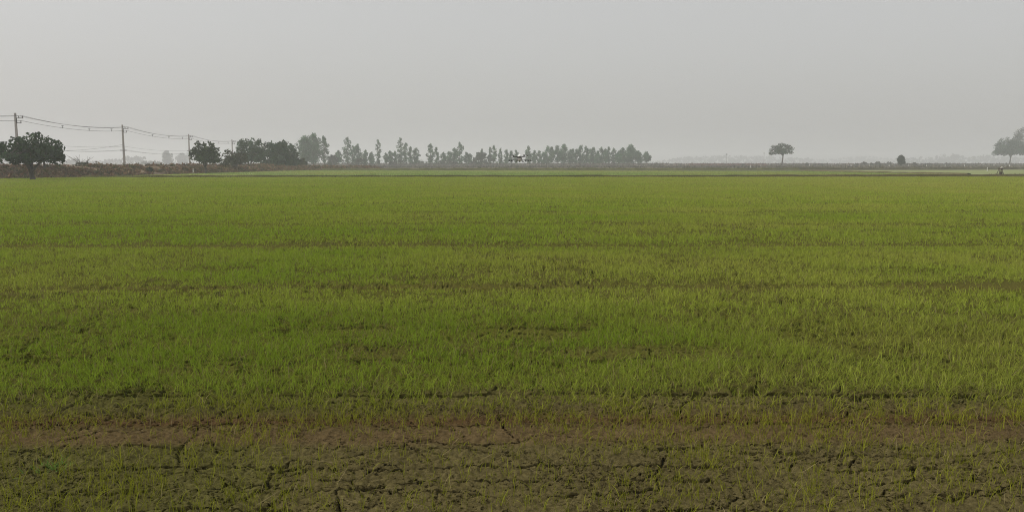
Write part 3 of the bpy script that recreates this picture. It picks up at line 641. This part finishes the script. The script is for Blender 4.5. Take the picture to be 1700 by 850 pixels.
# bare spiky bush, dark bush and weed
p = atY(134, 270, 118); z0 = 1.0
root = thing('bare_bush', 'bare spiky bush with upright naked branches on top of the embankment', 'bush', (p[0], 118, z0))
m_ = MB()
for k in range(16):
    a = random.uniform(0, 6.28); L = random.uniform(.8, 1.9); sp = random.uniform(.3, .9); e = (math.cos(a) * sp * L, math.sin(a) * sp * L, L * .95)
    pts = limb(m_, (0, 0, 0), e, .05, .015, .12, 4, 5); limb(m_, pts[2], Vector(e) + Vector((random.uniform(-.5, .5), random.uniform(-.5, .5), random.uniform(-.1, .3))), .025, .01, .1, 3, 4)
m_.build('branches', M_BARK, root)
v, q_, c = clumps([np.array((random.uniform(-.8, .8), random.uniform(-.4, .4), random.uniform(.2, .9))) for _ in range(9)], [.35] * 9, 90, .22, (.06, .07, .04)); quad_mesh('foliage', v, q_, M_LEAF, root, c)
for px, top, wd, Y, z, lab, tn in [(148, 272.5, 17, 117, .9, 'small green bush just right of the bare spiky bush on the embankment', (.055, .065, .035)), (248, 277, 13, 116, .35, 'dark green bush low on the embankment slope between second and third poles', (.045, .06, .03))]:
    px_tree('bush', lab, 'bush', px, top, wd, Y, z, 'bush', .2, None, tint=tn, dens=.8)
p = at(84, 776); root = thing('weed_tuft', 'blue-green weed tuft on the bare mud at bottom left', 'weed', (p[0], p[1], 0))
n = 110; xx = rng.normal(0, .05, n); yy = rng.normal(0, .04, n); zz = float(ground_height(np.array([p[0]]), np.array([p[1]]))[0])
v, q_, c = blades(xx, yy, rng.uniform(.07, .15, n), np.full(n, .007), np.abs(rng.normal(.5, .3, n)), rng.uniform(.1, .4, n), np.array((.16, .27, .06)) * rng.uniform(.7, 1.25, n)[:, None], 5, z0=np.full(n, zz - .01))
quad_mesh('blades', v, q_, M_RICE, root, c)
m_ = MB(); m_.lathe((.0, -.02, zz - .02), [(.045, 0), (.05, .02), (.03, .04), (.008, .048)], 10); m_.build('root_ball', plain('dark_clod', (.05, .035, .022), .95, .3, 30), root, True)

# ------------------------------------------------------------------ electricity poles and cables
POLE_Z = 9.8
PP = [(25, 188), (203, 207.5), (313, 223), (385, 231.8), (438, 237.5), (478, 244)]
poles = [at(px, py, POLE_Z) for px, py in PP]
names = ['nearest and tallest-looking concrete pole at the left edge, rising behind the big dark tree', 'second concrete pole from the left, standing clear above the embankment', 'third concrete pole, just left of the round dark tree',
         'fourth concrete pole, its top showing behind the low olive tree', 'fifth concrete pole, only its tip showing behind the dark corner clump', 'farthest concrete pole, hidden in the dark corner clump']
def pole_anchor(p):                                # where the cables hang: three high, three low
    return [p + np.array(o) for o in ((.55, 0, -.45), (1.18, 0, -.45), (.85, 0, -1.22), (-.55, -.1, -5.32), (.55, -.1, -5.32), (.2, -.1, -4.55))]
for k, (p, lab) in enumerate(zip(poles, names)):
    if k == 5: continue
    z0 = .9; h = POLE_Z - z0; root = thing('utility_pole', lab, 'pole', (p[0], p[1], z0), 0, 'concrete poles along the road')
    m_ = MB(); b = .19; t_ = .12; m_.v = [(-b, -b, 0), (b, -b, 0), (b, b, 0), (-b, b, 0), (-t_, -t_, h), (t_, -t_, h), (t_, t_, h), (-t_, t_, h)]
    m_.f = [(3, 2, 1, 0), (4, 5, 6, 7), (0, 1, 5, 4), (1, 2, 6, 5), (2, 3, 7, 6), (3, 0, 4, 7)]; m_.build('post', M_CONC, root)
    for (x1, zz) in ((1.25, h - .82), (.92, h - 1.60)):
        m_ = MB(); m_.box(((x1 + .1) / 2, 0, zz), (x1 - .1, .11, .11)); m_.build('bracket_arm', M_STEEL, root)
    m_ = MB(); m_.box((.17, .0, h - 1.21), (.09, .12, .9)); m_.build('bracket_plate', M_STEEL, root)
    for (x, zz, hh) in ((.55, h - .765, .32), (1.18, h - .765, .32), (.85, h - 1.545, .33)):
        m_ = MB(); m_.lathe((x, 0, zz), [(.05, 0), (.09, .04), (.05, .08), (.09, .13), (.05, .17), (.085, .22), (.06, .28), (.03, hh)], 10); m_.build('insulator', M_PORC, root, True)
    m_ = MB(); m_.box((0, -.24, h - 5.42), (1.35, .10, .12)); m_.build('crossarm', M_STEEL, root)
    if k == 2: m_ = MB(); m_.box((0, -.24, h - 4.75), (1.1, .10, .12)); m_.build('crossarm', M_STEEL, root)
step = poles[1] - poles[0]; P0 = poles[0] - step * 1.0
chain = [P0] + poles
CL = ['upper power cable nearer the posts, strung along the road poles', 'upper power cable on the outer insulators, strung along the road poles', 'power cable on the lower bracket, just under the upper pair',
      'low cable on the left end of the crossarms', 'low cable on the right end of the crossarms', 'low cable a little above the crossarms']
for ci in range(6):
    m_ = MB(); spots = []
    for a, b in zip(chain[:-1], chain[1:]):
        pa, pb = pole_anchor(a)[ci], pole_anchor(b)[ci]; sag = (.75, .85, .7, .55, .6, .5)[ci]
        pts = [pa + (pb - pa) * t - np.array((0, 0, 4 * sag * t * (1 - t))) for t in np.linspace(0, 1, 17)]; m_.tube(pts, .027 if ci < 3 else .017, 5, False)
        if ci == 2 and a is not P0:
            for t in (.33, .58, .82): spots.append(pa + (pb - pa) * t - np.array((0, 0, 4 * sag * t * (1 - t))))
    o = m_.build('power_cable', M_CABLE); tag(o, CL[ci], 'cable', 'cables along the road poles')
    if spots:
        for s in spots[:-3]:
            m2 = MB(); m2.box((s[0] + .02, s[1], s[2] + .22), (.07, .05, .55)); m2.box((s[0] + .02, s[1], s[2] + .42), (.5, .05, .07)); m2.box((s[0] + .02, s[1], s[2] + .08), (.28, .05, .06)); m2.build('spacer', M_STEEL, o)
m_ = MB(); a = poles[1] + np.array((-.15, -.1, -4.2)); b = atY(92, 251, 150)
m_.tube([a + (np.array(b) - a) * t - np.array((0, 0, 1.2 * t * (1 - t))) for t in np.linspace(0, 1, 14)], .02, 5); tag(m_.build('service_cable', M_CABLE), 'single cable sloping down left from the second pole', 'cable')

# ------------------------------------------------------------------ white posts
X = [1381, 1413, 1444, 1476, 1508, 1538, 1569, 1601, 1632, 1650, 1676]
LAB = 'small white roadside post in the spaced row before the dry band on the right'
def white_post(px, base_py, h, label, group=None, wd=.2):
    p = at(px, base_py); root = thing('white_post', label, 'post', (p[0], p[1], 0), 0, group)
    m_ = MB(); s = wd / 2; m_.v = [(-s, -s, -.05), (s, -s, -.05), (s, s, -.05), (-s, s, -.05), (-s * .85, -s * .85, h), (s * .85, -s * .85, h), (s * .85, s * .85, h), (-s * .85, s * .85, h), (0, 0, h + .06)]
    m_.f = [(3, 2, 1, 0), (0, 1, 5, 4), (1, 2, 6, 5), (2, 3, 7, 6), (3, 0, 4, 7), (4, 5, 8), (5, 6, 8), (6, 7, 8), (7, 4, 8)]; m_.build('shaft', M_POST, root)
    m_ = MB(); m_.box((0, 0, h * .8), (wd * .98, wd * .98, h * .1)); m_.build('band', M_STEEL, root)
    return root
for px in X: white_post(px, 278.2, 1.15, LAB, 'row of white roadside posts')
for px, py, lab in [(1246, 278.6, 'short white post at the right end of the red-brown patch, left of the umbrella tree'), (1263, 278.4, 'short white post just left below the lone umbrella tree'), (1344, 277.6, 'short white post right of the lone umbrella tree')]: white_post(px, py, .9, lab)
white_post(321, 288.8, .75, 'white marker post at the foot of the embankment left of the round dark tree', None, .16)
white_post(1639, 284.6, .72, 'white topped stake in the pale field left of the wooden trestle', None, .13)

# ------------------------------------------------------------------ wooden trestle on the first bund
p = at(1661, 291.2); root = thing('wooden_trestle', 'dark wooden trestle with a pale bundle on top standing on the first bund at right', 'trestle', (p[0], p[1] + .1, .1), R(12))
for (x0, y0, x1, y1) in ((-.42, -.28, -.16, -.05), (-.38, .3, -.16, .05), (.34, -.28, .2, -.05), (.42, .3, .2, .05)):
    m_ = MB(); m_.tube([(x0, y0, -.08), (x1, y1, .86)], [.05, .04], 7); m_.build('leg', M_WOOD, root)
m_ = MB(); m_.tube([(-.36, 0, .82), (0, .01, .85), (.44, 0, .84)], [.055, .06, .05], 8); m_.build('beam', M_WOOD, root)
m_ = MB(); m_.tube([(-.30, -.2, .3), (.28, -.2, .3)], .03, 6); m_.build('rail', M_WOOD, root)
m_ = MB(); m_.tube([(.0, -.1, .0), (.06, -.04, .85)], [.05, .05], 7); m_.build('prop', M_WOOD, root)
m_ = MB(); m_.box((.06, -.08, .22), (.26, .22, .34)); m_.build('crate', M_WOOD, root)
m_ = MB(); m_.lathe((.22, 0, .86), [(.10, 0), (.17, .05), (.19, .12), (.13, .21), (.05, .25)], 12, 1.2, .9); m_.build('bundle', M_CLOTH, root, True)

# ------------------------------------------------------------------ spraying drone hovering low over the near field
dp = atY(862.5, 262, 54); SC = .88; root = thing('spraying_drone', 'white and black crop spraying drone hovering over the rice before the far trees', 'drone', (dp[0], 54, dp[2] - .30), R(8)); root.scale = (SC, SC, SC)
m_ = MB(); m_.lathe((0, 0, .40), [(.08, 0), (.13, .02), (.15, .06), (.12, .11), (.06, .16), (.02, .18)], 18, 1.05, 1.4); m_.build('canopy', M_SHELL, root, True)
m_ = MB(); m_.lathe((0, 0, .34), [(.16, 0), (.19, .03), (.15, .06)], 14, 1.1, 1.2); m_.build('frame', M_CARBON, root)
m_ = MB(); m_.lathe((0, .02, .08), [(.09, 0), (.15, .04), (.17, .14), (.14, .24), (.08, .26)], 14, 1.0, 1.25); m_.build('tank', M_TANK, root, True)
for k, (ax, ay, az) in enumerate(((-.42, .40, .50), (.42, .40, .54), (-.50, -.42, .47), (.52, -.42, .50))):
    m_ = MB(); m_.tube([(math.copysign(.12, ax), math.copysign(.12, ay), .38), (ax * .7, ay * .7, .42), (ax, ay, az - .07)], [.026, .024, .022], 8); am = m_.build('arm', M_CARBON, root)
    m_ = MB(); m_.lathe((ax, ay, az - .09), [(.045, 0), (.055, .03), (.055, .08), (.03, .10)], 12); m_.build('motor', M_CARBON, am, True)
    m_ = MB(); a = (.3, 1.2, 2.2, -.4)[k]; ca, sa = math.cos(a), math.sin(a)
    for s in (-1, 1):
        b = len(m_.v)
        for (t, wv) in ((.02, .02), (.10, .055), (.22, .045), (.33, .018)):
            for e in (-1, 1):
                x = s * t * ca - e * wv * .5 * sa; y = s * t * sa + e * wv * .5 * ca; zt = az + .02 + e * s * .006
                m_.v += [(ax + x, ay + y, zt), (ax + x, ay + y, zt + .012)]
        for i in range(3):
            o = b + 4 * i; m_.f += [(o, o + 4, o + 6, o + 2), (o + 1, o + 3, o + 7, o + 5), (o, o + 1, o + 5, o + 4), (o + 2, o + 6, o + 7, o + 3)]
        m_.f += [(b, b + 2, b + 3, b + 1), (b + 12, b + 13, b + 15, b + 14)]
    m_.build('propeller', M_CARBON, am)
for s in (-1, 1):
    for yy in (-.22, .22):
        m_ = MB(); m_.tube([(s * .12, yy * .6, .34), (s * .20, yy, .1), (s * .27, yy * 1.1, .0)], .018, 7); m_.build('landing_leg', M_CARBON, root)
    m_ = MB(); m_.tube([(s * .27, -.36, .0), (s * .27, .36, .0)], .018, 7); m_.build('landing_skid', M_CARBON, root)
m_ = MB(); m_.tube([(-.82, -.12, .13), (0, -.12, .15), (.88, -.12, .15)], .017, 7); m_.build('spray_boom', M_CARBON, root)
for x in (-.80, -.62, .45, .64, .86):
    m_ = MB(); m_.lathe((x, -.12, .06), [(.02, 0), (.045, .03), (.045, .10), (.02, .13)], 10); m_.build('nozzle', M_CARBON, root, True)
m_ = MB(); m_.box((0, -.05, .06), (.10, .14, .10)); m_.build('pump', M_CARBON, root)

# ------------------------------------------------------------------ the air: one box of even haze round everything
HAZE = 0.00095
m, n_, out = new_mat('haze'); pv = n_.nodes.new('ShaderNodeVolumePrincipled')
pv.inputs['Color'].default_value = (.945, .975, .985, 1); pv.inputs['Density'].default_value = HAZE; pv.inputs['Density Attribute'].default_value = ''
pv.inputs['Anisotropy'].default_value = 0.25
n_.links.new(pv.outputs[0], out.inputs['Volume'])
try: m.cycles.homogeneous_volume = True
except Exception: pass
mb = MB(); mb.box((0, 1600, 18.0), (5400, 3400, 40.0)); hz = mb.build('haze', m); tag(hz, kind='stuff')
